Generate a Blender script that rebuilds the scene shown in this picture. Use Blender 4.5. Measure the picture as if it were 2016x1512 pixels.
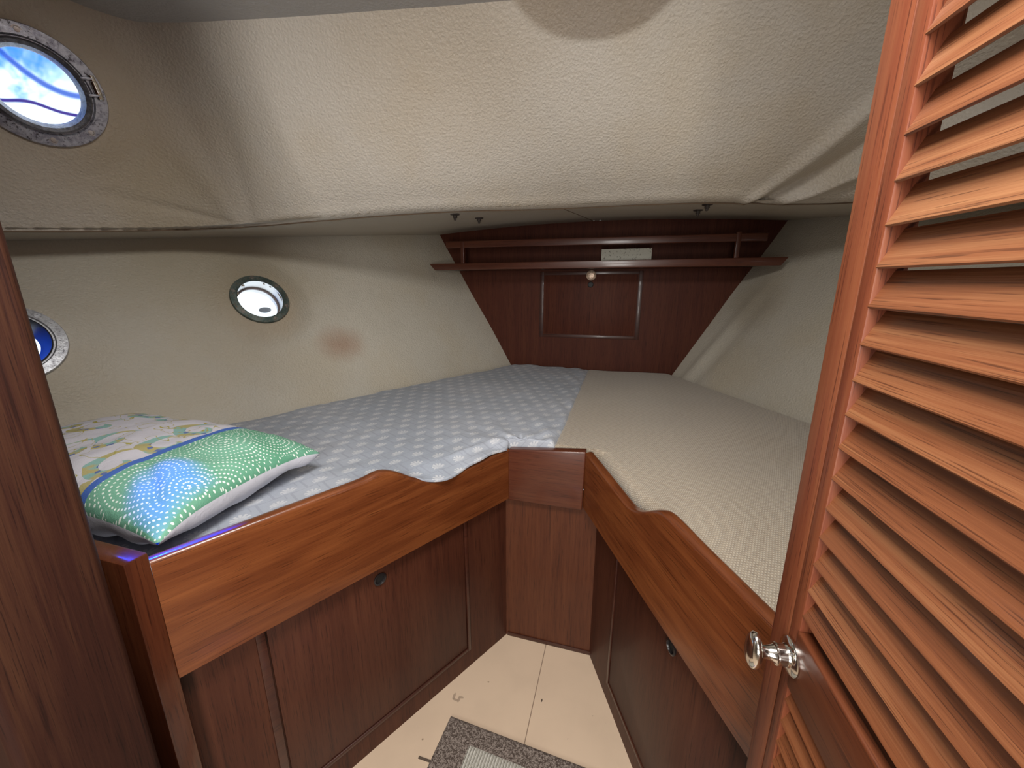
import bpy, bmesh, math, random
from mathutils import Vector, Matrix, noise
R = math.radians
scn = bpy.context.scene
for o in list(bpy.data.objects): bpy.data.objects.remove(o)
C = scn.collection
random.seed(4)

# ------------------------------------------------------------------ camera, world, lights, exposure
CAM = Vector((.18, 0, 1.2))
FPX = 757.0
cam = bpy.data.objects.new('camera', bpy.data.cameras.new('camera')); C.objects.link(cam)
cam.data.sensor_width = 36; cam.data.lens = 36*FPX/2016; cam.data.clip_start = .01
cam.location = CAM; cam.rotation_euler = (R(90-13.7), 0, R(15.7)); scn.camera = cam

scn.view_settings.view_transform = 'Standard'; scn.view_settings.look = 'None'
scn.view_settings.gamma = 1; scn.view_settings.use_curve_mapping = False
scn.view_settings.exposure = 0.27

w = bpy.data.worlds.new('sky'); scn.world = w; w.use_nodes = True
bg = w.node_tree.nodes['Background']; bg.inputs[0].default_value = (.86, .93, 1, 1); bg.inputs[1].default_value = 2.6

def area(name, loc, target, size, power, col, sy=None):
    l = bpy.data.lights.new(name, 'AREA'); l.energy = power; l.color = col; l.size = size
    if sy: l.shape = 'RECTANGLE'; l.size_y = sy
    o = bpy.data.objects.new(name, l); C.objects.link(o); o.location = loc
    o.rotation_euler = (Vector(target)-Vector(loc)).to_track_quat('-Z', 'Y').to_euler()
    return o
hl = area('deck_hatch_light', (.08, .20, 1.87), (-.02, .55, 0), .42, 17, (1, .97, .93)); hl.data.spread = R(168)
area('saloon_fill', (.20, -.85, 1.45), (-.30, 1.3, 1.2), .40, 10, (1, .965, .92), .5)  # unseen fill lamp added behind the camera to brighten liner and left walls
area('doorway_fill', (.22, -.9, .80), (-.1, 1.2, .95), .34, 8.0, (1, .95, .90))  # low unseen fill lamp, added to lift the deck underside
# daylight filtered blue by the cover outside, falling through the big port on the pillow
sp = bpy.data.lights.new('blue_daylight', 'SPOT'); sp.energy = 1000; sp.color = (0, .04, 1); sp.spot_size = R(3.5); sp.spot_blend = .45; sp.shadow_soft_size = .02
so = bpy.data.objects.new('blue_daylight', sp); C.objects.link(so)

# ------------------------------------------------------------------ node helpers
class V:
    def __init__(s, nt, sock): s.nt = nt; s.s = sock
    def _m(s, op, *a):
        n = s.nt.nodes.new('ShaderNodeMath'); n.operation = op
        for i, x in enumerate((s,)+a):
            if isinstance(x, V): s.nt.links.new(x.s, n.inputs[i])
            else: n.inputs[i].default_value = x
        return V(s.nt, n.outputs[0])
    def __add__(s, o): return s._m('ADD', o)
    __radd__ = __add__
    def __sub__(s, o): return s._m('SUBTRACT', o)
    def __rsub__(s, o): return (s*-1)+o
    def __mul__(s, o): return s._m('MULTIPLY', o)
    __rmul__ = __mul__
    def __truediv__(s, o): return s._m('DIVIDE', o)
    def gt(s, o): return s._m('GREATER_THAN', o)
    def lt(s, o): return s._m('LESS_THAN', o)
    def abs(s): return s._m('ABSOLUTE')
    def frac(s): return s._m('FRACT')
    def floor(s): return s._m('FLOOR')
    def sin(s): return s._m('SINE')
    def mod(s, o): return s._m('FLOORED_MODULO', o)
    def atan2(s, o): return s._m('ARCTAN2', o)
    def sqrt(s): return s._m('SQRT')
    def min(s, o): return s._m('MINIMUM', o)
    def max(s, o): return s._m('MAXIMUM', o)
    def clamp(s):
        n = s._m('ADD', 0.0); n.s.node.use_clamp = True; return n
def smooth(v, a, b):
    n = v.nt.nodes.new('ShaderNodeMapRange'); n.interpolation_type = 'SMOOTHSTEP'
    v.nt.links.new(v.s, n.inputs[0]); n.inputs[1].default_value = a; n.inputs[2].default_value = b
    return V(v.nt, n.outputs[0])
class M_:
    def __init__(s, name, rough=.5, coat=0, metallic=0, spec=.5):
        s.m = bpy.data.materials.new(name); s.m.use_nodes = True; s.nt = s.m.node_tree
        s.b = s.nt.nodes['Principled BSDF']; s.b.inputs['Roughness'].default_value = rough
        s.b.inputs['Metallic'].default_value = metallic; s.b.inputs['Coat Weight'].default_value = coat
        s.b.inputs['Coat Roughness'].default_value = .12; s.b.inputs['Specular IOR Level'].default_value = spec
        s.tc = s.nt.nodes.new('ShaderNodeTexCoord')
    def vec(s, scale=(1, 1, 1), loc=(0, 0, 0), rnd=False, rot=(0, 0, 0)):
        mp = s.nt.nodes.new('ShaderNodeMapping'); s.nt.links.new(s.tc.outputs['Object'], mp.inputs[0])
        mp.inputs['Scale'].default_value = scale; mp.inputs['Location'].default_value = loc; mp.inputs['Rotation'].default_value = rot
        if rnd:
            oi = s.nt.nodes.new('ShaderNodeObjectInfo'); mu = s.nt.nodes.new('ShaderNodeVectorMath'); mu.operation = 'MULTIPLY_ADD'
            s.nt.links.new(oi.outputs['Random'], mu.inputs[0]); mu.inputs[1].default_value = (37, 19, 53)
            s.nt.links.new(mp.outputs[0], mu.inputs[2]); return mu.outputs[0]
        return mp.outputs[0]
    def noise(s, vec, scale, detail=4, rough=.55, dist=0):
        n = s.nt.nodes.new('ShaderNodeTexNoise'); s.nt.links.new(vec, n.inputs['Vector'])
        n.inputs['Scale'].default_value = scale; n.inputs['Detail'].default_value = detail
        n.inputs['Roughness'].default_value = rough; n.inputs['Distortion'].default_value = dist
        return V(s.nt, n.outputs[0])
    def xyz(s, vec=None):
        n = s.nt.nodes.new('ShaderNodeSeparateXYZ'); s.nt.links.new(vec or s.tc.outputs['Object'], n.inputs[0])
        return [V(s.nt, n.outputs[i]) for i in range(3)]
    def mix(s, f, a, b, mode='MIX'):
        n = s.nt.nodes.new('ShaderNodeMix'); n.data_type = 'RGBA'; n.blend_type = mode
        if isinstance(f, V): s.nt.links.new(f.s, n.inputs[0])
        else: n.inputs[0].default_value = f
        for i, x in ((6, a), (7, b)):
            if isinstance(x, (tuple, list)): n.inputs[i].default_value = (*x[:3], 1)
            else: s.nt.links.new(x, n.inputs[i])
        return n.outputs[2]
    def ramp(s, f, stops):
        n = s.nt.nodes.new('ShaderNodeValToRGB'); s.nt.links.new(f.s, n.inputs[0]); e = n.color_ramp.elements
        while len(e) < len(stops): e.new(.5)
        for q, (p, c) in zip(e, stops): q.position = p; q.color = (*c, 1)
        return n.outputs[0]
    def color(s, c):
        if isinstance(c, (tuple, list)): s.b.inputs['Base Color'].default_value = (*c[:3], 1)
        else: s.nt.links.new(c, s.b.inputs['Base Color'])
        return s
    def bump(s, h, strength=.3, dist=.002):
        n = s.nt.nodes.new('ShaderNodeBump'); n.inputs['Strength'].default_value = strength; n.inputs['Distance'].default_value = dist
        s.nt.links.new(h.s, n.inputs['Height']); s.nt.links.new(n.outputs[0], s.b.inputs['Normal']); return s
    def roughness(s, v): s.nt.links.new(v.s, s.b.inputs['Roughness']); return s

def wood(name, dark, mid, light, rough=.33, coat=.35, fine=1.0, rings=False, axis=0, bump=.12, rnd=True, spec=.5):
    """grain runs along the object's local axis"""
    M = M_(name, rough, coat, 0, spec); TONE = .60
    dark, mid, light = [(c[0]*TONE, c[1]*TONE*1.10, c[2]*TONE*1.15) for c in (dark, mid, light)]
    sc = [26, 26, 26]; sc[axis] = 1.3
    sc2 = [150*fine, 150*fine, 150*fine]; sc2[axis] = 5
    a = M.noise(M.vec(sc, rnd=rnd), 1.0, 5, .6, .4)
    b = M.noise(M.vec(sc2, rnd=rnd), 1.0, 3, .6)
    sc3 = [4, 4, 4]; sc3[axis] = 1.2
    big = M.noise(M.vec(sc3, rnd=rnd), 1.0, 2, .5)
    sc5 = [620*fine, 620*fine, 620*fine]; sc5[axis] = 15
    po = M.noise(M.vec(sc5, rnd=rnd), 1.0, 2, .5)
    f = a*.40+b*.34+big*.16+po*.10
    if rings:
        sc4 = [7, 7, 7]; sc4[axis] = 1.1
        d = M.noise(M.vec(sc4, rnd=rnd), 1.0, 2, .5)
        f = f*.80+((d*60).sin()*.5+.5)*.10+.05
    c = M.ramp(f, [(.30, dark), (.47, mid), (.66, light)])
    pores = (smooth(po, .40, .33)*.65).max(smooth(b, .36, .30)*.5)
    c = M.mix(pores, c, tuple(x*.45 for x in dark))
    M.color(c); M.bump(b*.6+po*.6, bump, .001)
    return M.m

MAH = dict(dark=(.085, .018, .006), mid=(.150, .034, .011), light=(.235, .062, .019))
rail_wood = wood('varnished_mahogany_rail', (.12, .027, .007), (.205, .049, .013), (.33, .092, .025), .32, .35, rings=True, spec=.4)
panel_wood = wood('mahogany_panel', (.062, .015, .008), (.098, .024, .011), (.140, .040, .018), .50, .06, axis=2, rnd=False, spec=.3)
center_wood = wood('mahogany_centre_panel', (.095, .022, .009), (.145, .036, .013), (.20, .056, .021), .46, .1, axis=2, rnd=False, spec=.35)
bulk_wood = wood('mahogany_bulkhead', (.085, .017, .009), (.125, .028, .013), (.17, .045, .019), .6, .0, axis=2, rnd=False, spec=.2)
shelf_wood = wood('mahogany_shelf', (.090, .020, .009), (.135, .030, .013), (.19, .05, .02), .35, .3)
jamb_wood = wood('mahogany_jamb', (.038, .010, .006), (.060, .016, .009), (.115, .040, .018), .62, .0, fine=1.2, axis=2, rnd=False, bump=.3, spec=.25)
stile_wood = wood('mahogany_stile', (.17, .034, .015), (.27, .062, .025), (.38, .115, .045), .45, .0, axis=2, spec=.3)
slat_wood = wood('mahogany_slat', (.18, .046, .016), (.33, .100, .036), (.54, .22, .090), .42, .15, fine=1.6, bump=.3)
dark_wood = wood('mahogany_dark_trim', (.050, .010, .006), (.075, .017, .009), (.115, .030, .013), .4, .2)

def vinyl(name, base, spots, bump=.55, mottled=.5):
    """padded textured vinyl; spots = (centre, radius, colour, strength, softness, squash)"""
    M = M_(name, .48, 0, 0, .45)
    v = M.vec()
    n1 = M.noise(v, 2.6, 4, .6)
    n2 = M.noise(v, 9, 4, .6)
    c = M.mix(smooth(n1, .40, .66)*mottled, base, tuple(x*y for x, y in zip(base, (.93, .86, .74))))
    c = M.mix(smooth(n2, .5, .75)*.30, c, tuple(x*.88 for x in base))
    x, y, z = M.xyz()
    wob = (n2-.5)*.6
    for (p, r, col, st, soft, sq) in spots:
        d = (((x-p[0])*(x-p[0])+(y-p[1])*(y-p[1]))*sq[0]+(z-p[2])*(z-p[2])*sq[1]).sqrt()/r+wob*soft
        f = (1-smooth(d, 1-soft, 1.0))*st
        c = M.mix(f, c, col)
    M.color(c)
    vo = M.nt.nodes.new('ShaderNodeTexVoronoi'); M.nt.links.new(M.vec((1, 1, 1)), vo.inputs[0]); vo.inputs['Scale'].default_value = 130
    g = M.noise(v, 150, 5, .65, 1.0)
    g2 = M.noise(M.vec((1, 1, 1.6)), 55, 4, .65, 1.4)
    M.bump(V(M.nt, vo.outputs[0])*.8+g*.9+g2*1.3, bump, .0042)
    return M.m
STAIN = (.36, .24, .13)
liner_mat = vinyl('padded_liner_vinyl', (.57, .52, .45), [
    ((-1.20, .76, 1.62), .42, (.42, .31, .19), .40, .75, (1, 1)),
    ((-1.12, .95, 1.55), .30, (.47, .36, .22), .32, .7, (1, 1)),
    ((-1.22, .98, 1.46), .22, (.44, .36, .22), .32, .7, (1, 1)),
    ((-.98, 1.035, 1.655), .011, (.20, .12, .07), .8, .5, (1, 1)),
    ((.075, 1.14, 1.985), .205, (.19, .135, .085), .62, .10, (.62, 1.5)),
    ((-.35, 1.12, 1.84), .35, (.42, .34, .24), .45, .8, (.7, 1))])
hull_mat = vinyl('hull_side_vinyl', (.56, .52, .44), [
    ((-1.02, 1.468, .97), .125, (.36, .20, .12), .72, .85, (.7, 1.3)),
    ((-1.225, 1.25, 1.15), .20, (.44, .335, .22), .55, .6, (1, 1)),
    ((-1.30, 1.10, 1.28), .40, (.43, .37, .25), .45, .8, (.6, 2)),
    ((.83, 2.18, 1.12), .20, (.30, .24, .16), .40, .8, (1, 1))], .45, .45)
deck_mat = vinyl('underdeck_vinyl', (.50, .455, .385), [], .12, .3)
ceil_mat = vinyl('cabin_top_vinyl', (.40, .39, .38), [], .3, .3)

def plain(name, col, rough=.5, metallic=0, coat=0, bscale=0, bs=.2, var=.0, vs=8):
    M = M_(name, rough, coat, metallic)
    if var:
        n = M.noise(M.vec(), vs, 4); M.color(M.mix(smooth(n, .35, .65)*var, col, tuple(x*.45 for x in col)))
    else: M.color(col)
    if bscale: M.bump(M.noise(M.vec(), bscale, 4), bs, .001)
    return M.m
chrome = plain('worn_chrome', (.80, .78, .73), .13, 1, 0, 60, .15, .35, 40)
steel_dull = plain('dull_steel', (.42, .40, .38), .38, 1)
brass = plain('brass_catch', (.95, .72, .55), .42, .5, 0, 120, 1.0, .8, 110)
black = plain('black_hole', (.008, .007, .007), .6)
black_ring = plain('black_plastic', (.018, .015, .016), .3)
white_cloth = plain('white_cotton', (.74, .73, .75), .85, 0, 0, 400, .3)
saloon_mat = plain('saloon_lining', (.40, .34, .27), .7)

def corroded(name, a, b, c, rough=.36, met=.85, vs=38):
    M = M_(name, rough, 0, met); v = M.vec()
    n = M.noise(v, vs, 5, .7); n2 = M.noise(v, vs*3.2, 4, .7)
    col = M.mix(smooth(n, .42, .60), a, b); col = M.mix(smooth(n2, .56, .66), col, c)
    M.color(col); M.roughness(n2*.5+rough*.6); M.bump(n2, .5, .0015); return M.m
port_metal_big = corroded('pitted_chrome', (.50, .51, .57), (.30, .30, .36), (.09, .08, .09))
port_metal_green = corroded('verdigris_bronze', (.17, .20, .18), (.085, .12, .11), (.20, .14, .09), .5, .55)
port_metal_pale = corroded('pale_pitted_alloy', (.70, .72, .76), (.50, .51, .55), (.30, .30, .33), .34, .8, 60)

def glass_mat(name, tint):
    m = bpy.data.materials.new(name); m.use_nodes = True; nt = m.node_tree; nt.nodes.clear()
    t = nt.nodes.new('ShaderNodeBsdfTransparent'); t.inputs[0].default_value = (*tint, 1)
    g = nt.nodes.new('ShaderNodeBsdfGlossy'); g.inputs['Roughness'].default_value = .03
    mx = nt.nodes.new('ShaderNodeMixShader'); mx.inputs[0].default_value = .05
    o = nt.nodes.new('ShaderNodeOutputMaterial')
    nt.links.new(t.outputs[0], mx.inputs[1]); nt.links.new(g.outputs[0], mx.inputs[2]); nt.links.new(mx.outputs[0], o.inputs[0])
    return m
clear_glass = glass_mat('port_glass', (.95, .98, 1))

# fabrics
M = M_('beige_chenille', .92, 0, 0, .2); x, y, z = M.xyz()
n = M.noise(M.vec(), 3.2, 3); f1 = M.noise(M.vec((1, 1, 1)), 330, 3, .6)
y = y+z*.8; x = x+z*.5
rowi = (y*150+(n-.5)*6).floor()
k = (x*210+rowi.mod(2)*.5+(n-.5)*5).frac(); wv = (k*6.283).sin()*.5+.5
k2 = ((y*150+(n-.5)*6).frac()*6.283).sin()*.5+.5
t = wv*k2
zig = ((x*42+((y*21).frac()-.5).abs()*1.6).frac()*6.283).sin()*.5+.5
c = M.mix(t*.75+f1*.5-.1, (.225, .175, .125), (.68, .595, .475)); c = M.mix(zig*.22, c, (.56, .48, .37)); c = M.mix(smooth(n, .3, .7)*.18, c, (.33, .25, .17))
M.color(c); M.bump(t*.7+f1*.6+zig*.25, .8, .0022); M.b.inputs['Sheen Weight'].default_value = .3; chenille = M.m

M = M_('shell_print_sheet', .85, 0, 0, .25); x, y, z = M.xyz()
wn = M.noise(M.vec(), 5, 2)
a, b_ = .454, .891       # print runs along the berth
x = x-z*.4; y = y+z*.8; U = x*b_*-1+y*a; W = x*a+y*b_
u = (W+(wn-.5)*.02)/.072; v_ = (U+(wn-.5)*.02)/.048
row = v_.floor(); u2 = u+row.mod(2)*.5; cu = u2.frac()-.5; cv = v_.frac()-.5
cx = cu*.072; cy = (cv+.22)*.048
r = (cx*cx+cy*cy).sqrt(); an = cy.atan2(cx)
fan = r.gt(.0055)*r.lt(.0185)*(cy.gt(-.003))
stripe = ((an*10).sin()).gt(-.25)
inner = r.lt(.009)*.5
shell = (fan*stripe).max(r.lt(.012)*cy.gt(-.006)*.55)
kl = ((cu.abs()).gt(.462)).max((cv.abs()).gt(.455)*cu.lt(.18)).max((cu-.30).abs().lt(.018)*cv.gt(.05))
n = M.noise(M.vec(), 2.2, 3)
c = M.mix(smooth(n, .35, .65), (.33, .365, .425), (.40, .425, .48)); c = M.mix(kl*.5, c, (.27, .285, .34))
c = M.mix(shell*.52, c, (.72, .715, .71)); M.color(c); M.bump(M.noise(M.vec(), 500, 2)*.4+M.noise(M.vec((1, 1, 1)), 26, 4, .6, 1.2), .45, .004)
M.b.inputs['Sheen Weight'].default_value = .15; sheet_mat = M.m

# pillow: local +X end green with dotted rings, blue band, then white with scrolls; underside white
M = M_('patterned_pillowcase', .85, 0, 0, .25); x, y, z = M.xyz()
def vor(M, scale, rand=.85, off=0, dist=.0):
    vo = M.nt.nodes.new('ShaderNodeTexVoronoi'); vo.inputs['Scale'].default_value = scale; vo.inputs['Randomness'].default_value = rand
    vo.voronoi_dimensions = '2D'
    cb = M.nt.nodes.new('ShaderNodeCombineXYZ'); wn = M.noise(M.vec(), 9, 2)
    M.nt.links.new((x+off+(wn-.5)*dist).s, cb.inputs[0]); M.nt.links.new((y+off+(wn-.5)*dist).s, cb.inputs[1])
    M.nt.links.new(cb.outputs[0], vo.inputs['Vector']); sp = M.xyz(vo.outputs['Position'])
    px, py = (x+off+(wn-.5)*dist)-sp[0], (y+off+(wn-.5)*dist)-sp[1]
    return (px*px+py*py).sqrt(), py.atan2(px)
r1, a1 = vor(M, 9.5, .9, 0, .03)
PIT = .0098
sp_ = r1/PIT+a1/6.283           # one-armed spiral
ring = sp_.floor(); rr = (sp_.frac()-.5)*PIT
cnt = ((ring+.5)*8.5).floor()+3
ta = ((a1/6.283*cnt).frac()-.5)*6.283*(r1/cnt)
dsz = M.noise(M.vec(), 22, 2)*.0026+.0004
dots = (rr*rr+ta*ta).sqrt().lt(dsz)
nn = M.noise(M.vec(), 7, 3)
green = M.mix(smooth(nn, .35, .65), (.12, .34, .215), (.185, .42, .30)); green = M.mix(dots, green, (.78, .88, .80))
r2, a2 = vor(M, 9.5, .8, 3.1, .03)
sc = ((r2*95+a2).sin()).gt(.42)*r2.gt(.008)*r2.lt(.056); gate = M.noise(M.vec(), 16, 2)
leafc = M.mix(smooth(gate, .47, .53), (.20, .42, .37), (.42, .36, .10)); leafc = M.mix((r2-.030).abs().lt(.004)*((a2*9).sin()).gt(.2), leafc, (.05, .11, .34))
white = M.mix(sc*.85, (.60, .585, .64), leafc)
ol = M.noise(M.vec(), 11, 2, .5, 1.5); white = M.mix((ol-.5).abs().lt(.008), white, (.40, .36, .10))
band = x+(y*y)*.25
c = M.mix(band.gt(.150), white, (.07, .15, .47)); c = M.mix(band.gt(.166), c, green)
xa = x/.34; ya = y/.192; xa = xa*xa*xa*xa; ya = ya*ya*ya*ya
top = (z+xa*ya*.0200).gt(-.003)
c = M.mix(top, (.64, .64, .70), c); M.color(c)
M.bump(M.noise(M.vec((1, 1, 1)), 30, 4, .6, 1.5)+M.noise(M.vec(), 600, 2)*.3, .45, .004); pillow_mat = M.m

M = M_('painted_floor', .42, .05, 0, .4); n = M.noise(M.vec(), 5, 4); n3 = M.noise(M.vec(), 60, 3)
c = M.mix(smooth(n, .4, .7)*.5, (.66, .505, .365), (.57, .435, .315)); c = M.mix(smooth(n3, .72, .76)*.5, c, (.25, .17, .11))
x, y, z = M.xyz()
def spot2(c, px, py, rx, ry, col, st, wob=.0):
    w_ = M.noise(M.vec(), 140, 3)
    d = (((x-px)/rx)*((x-px)/rx)+((y-py)/ry)*((y-py)/ry)).sqrt()+(w_-.5)*wob
    return M.mix((1-smooth(d, .6, 1.0))*st, c, col)
for px, py, rx, ry in ((-.236, .830, .005, .013), (-.229, .822, .010, .004), (-.219, .826, .005, .012), (-.213, .833, .008, .004)):
    c = spot2(c, px, py, rx, ry, (.26, .19, .14), .65, .9)
c = spot2(c, .023, .890, .0025, .006, (.05, .03, .02), .95)
c = spot2(c, -.150, .900, .004, .003, (.3, .2, .14), .7); c = spot2(c, -.272, .70, .003, .003, (.2, .13, .09), .8)
M.color(c); floor_mat = M.m

M = M_('rug_border', .95, 0, 0, .1); n = M.noise(M.vec(), 320, 3, .7); n2 = M.noise(M.vec(), 120, 3, .7)
M.color(M.mix(smooth(n*.6+n2*.4, .44, .58), (.10, .075, .062), (.36, .30, .26))); M.bump(n+n2, 1, .004); rug_border = M.m
M = M_('rug_centre', .95, 0, 0, .1); x, y, z = M.xyz(); n = M.noise(M.vec((1, .35, 1)), 240, 3, .7)
rb = ((x*6.283/.0078+(n-.5)*3).sin()*.5+.5)
M.color(M.mix(rb*.7+n*.4-.1, (.42, .40, .33), (.74, .72, .65))); M.bump(rb+n*.7, 1, .004); rug_centre = M.m
M = M_('speckled_card', .7); n = M.noise(M.vec(), 95, 3, .7); M.color(M.mix(smooth(n, .56, .68), (.50, .49, .42), (.16, .15, .12))); card_mat = M.m

# ------------------------------------------------------------------ mesh helpers
def frame(o, X, Z=None, Y=None):
    X = Vector(X).normalized()
    if Z is not None: Z = Vector(Z); Y = Z.cross(X).normalized(); Z = X.cross(Y)
    else: Y = Vector(Y); Z = X.cross(Y).normalized(); Y = Z.cross(X)
    m = Matrix((X, Y, Z)).transposed().to_4x4(); m.translation = Vector(o); return m
def link(name, bm, mat, M=None, parent=None, smooth=False, ang=40):
    me = bpy.data.meshes.new(name); bmesh.ops.recalc_face_normals(bm, faces=bm.faces) if smooth != 'keep' else None
    bm.to_mesh(me); bm.free(); me.materials.append(mat)
    for p in me.polygons: p.use_smooth = bool(smooth)
    if smooth and smooth != 'all': me.set_sharp_from_angle(angle=R(ang))
    o = bpy.data.objects.new(name, me); C.objects.link(o)
    M = M or Matrix()
    if parent: o.parent = parent; o.matrix_basis = Wm[parent.name].inverted() @ M
    else: o.matrix_basis = M
    Wm[o.name] = M.copy()
    return o
Wm = {}
def empty(name, loc):
    o = bpy.data.objects.new(name, None); C.objects.link(o); o.empty_display_size = .05; o.location = loc
    Wm[o.name] = Matrix.Translation(loc); return o
def tag(o, label, cat=None, group=None, kind=None):
    if label: o['label'] = label
    if cat: o['category'] = cat
    if group: o['group'] = group
    if kind: o['kind'] = kind
    return o
def bevel(bm, w, seg=2, ang=30):
    es = [e for e in bm.edges if len(e.link_faces) == 2 and e.calc_face_angle(0) > R(ang)]
    if w: bmesh.ops.bevel(bm, geom=es, offset=w, segments=seg, profile=.5, affect='EDGES', clamp_overlap=True)
def bx(bm, lo, hi):
    vs = [bm.verts.new((x, y, z)) for x in (lo[0], hi[0]) for y in (lo[1], hi[1]) for z in (lo[2], hi[2])]
    for f in ((0, 1, 3, 2), (4, 6, 7, 5), (0, 4, 5, 1), (2, 3, 7, 6), (0, 2, 6, 4), (1, 5, 7, 3)): bm.faces.new([vs[i] for i in f])
def box(name, lo, hi, mat, M=None, parent=None, bev=.002, seg=2):
    """lo/hi in the local frame M"""
    bm = bmesh.new(); bx(bm, lo, hi); bmesh.ops.recalc_face_normals(bm, faces=bm.faces); bevel(bm, bev, seg)
    return link(name, bm, mat, M, parent, True)
def prism_bm(pts, y0, y1, bev=0, seg=3, ang=30):
    bm = bmesh.new(); a = [bm.verts.new((p[0], y0, p[1])) for p in pts]; b = [bm.verts.new((p[0], y1, p[1])) for p in pts]
    bm.faces.new(a); bm.faces.new(b[::-1]); n = len(pts)
    for i in range(n): bm.faces.new((a[i], b[i], b[(i+1) % n], a[(i+1) % n]))
    bmesh.ops.recalc_face_normals(bm, faces=bm.faces)
    if bev: bevel(bm, bev, seg, ang)
    return bm
def prism(name, pts, y0, y1, mat, M=None, parent=None, bev=.002, seg=3, ang=30):
    return link(name, prism_bm(pts, y0, y1, bev, seg, ang), mat, M, parent, True)
def lathe_bm(prof, n=48, sx=1, sy=1, close=False):
    """prof: (radius, z); around local Z"""
    bm = bmesh.new(); rings = []
    for r, z in prof:
        rings.append([bm.verts.new((r*math.cos(2*math.pi*i/n)*sx, r*math.sin(2*math.pi*i/n)*sy, z)) for i in range(n)] if r > 1e-6 else [bm.verts.new((0, 0, z))])
    pairs = list(zip(rings, rings[1:]))+([(rings[-1], rings[0])] if close else [])
    for a, b in pairs:
        for i in range(n):
            j = (i+1) % n
            if len(a) == 1 and len(b) == 1: continue
            if len(a) == 1: bm.faces.new((a[0], b[i], b[j]))
            elif len(b) == 1: bm.faces.new((a[i], b[0], a[j]))
            else: bm.faces.new((a[i], b[i], b[j], a[j]))
    return bm
def lathe(name, prof, mat, M=None, parent=None, n=48, sx=1, sy=1, close=False, ang=35):
    return link(name, lathe_bm(prof, n, sx, sy, close), mat, M, parent, True, ang)
def interp(P, t):
    """piecewise linear: P = [(t, Vector)]"""
    if t <= P[0][0]: return P[0][1].copy()
    for (a, p), (b, q) in zip(P, P[1:]):
        if t <= b: return p.lerp(q, (t-a)/(b-a))
    return P[-1][1].copy()
def cr(P, t):
    """Catmull-Rom through P=[(t,Vector)]"""
    n = len(P); t = max(P[0][0], min(P[-1][0], t)); i = 0
    while i < n-2 and t > P[i+1][0]: i += 1
    t0, t1 = P[i][0], P[i+1][0]; u = (t-t0)/(t1-t0)
    p1, p2 = P[i][1], P[i+1][1]
    m1 = (P[i+1][1]-P[i-1][1])/(P[i+1][0]-P[i-1][0])*(t1-t0) if i > 0 else (p2-p1)
    m2 = (P[i+2][1]-P[i][1])/(P[i+2][0]-P[i][0])*(t1-t0) if i+2 < n else (p2-p1)
    u2, u3 = u*u, u*u*u
    return p1*(2*u3-3*u2+1)+m1*(u3-2*u2+u)+p2*(-2*u3+3*u2)+m2*(u3-u2)
def grid(f, nu, nv, hole=None):
    bm = bmesh.new(); g = [[bm.verts.new(f(i/nu, j/nv)) for j in range(nv+1)] for i in range(nu+1)]
    for i in range(nu):
        for j in range(nv):
            q = (g[i][j], g[i+1][j], g[i+1][j+1], g[i][j+1])
            if hole:
                c = (q[0].co+q[1].co+q[2].co+q[3].co)/4
                if hole(c): continue
            bm.faces.new(q)
    for v in [v for v in bm.verts if not v.link_faces]: bm.verts.remove(v)
    return bm
def solid(o, th, off=0):
    m = o.modifiers.new('thickness', 'SOLIDIFY'); m.thickness = th; m.offset = off; return o
def zdeck(x, y): return 1.575-.043*x*x-.08*(2.34-y)

# ------------------------------------------------------------------ port geometry (centre, radius, normal into the cabin)
NL = Vector((.802, -.371, .467)).normalized()
PORTS = {'big': (Vector((-1.262, .743, 1.691)), .127, Vector((.881, -.372, -.294)).normalized()),
         'mid': (Vector((-1.229, 1.255, 1.162)), .1036, NL),
         'aft': (Vector((-1.450, .640, 1.055)), .1154, NL)}
def near_port(c, k, fr):
    p, r, n = PORTS[k]; d = c-p; h = d.dot(n)
    return abs(h) < .14 and (d-n*h).length < r*fr

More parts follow.
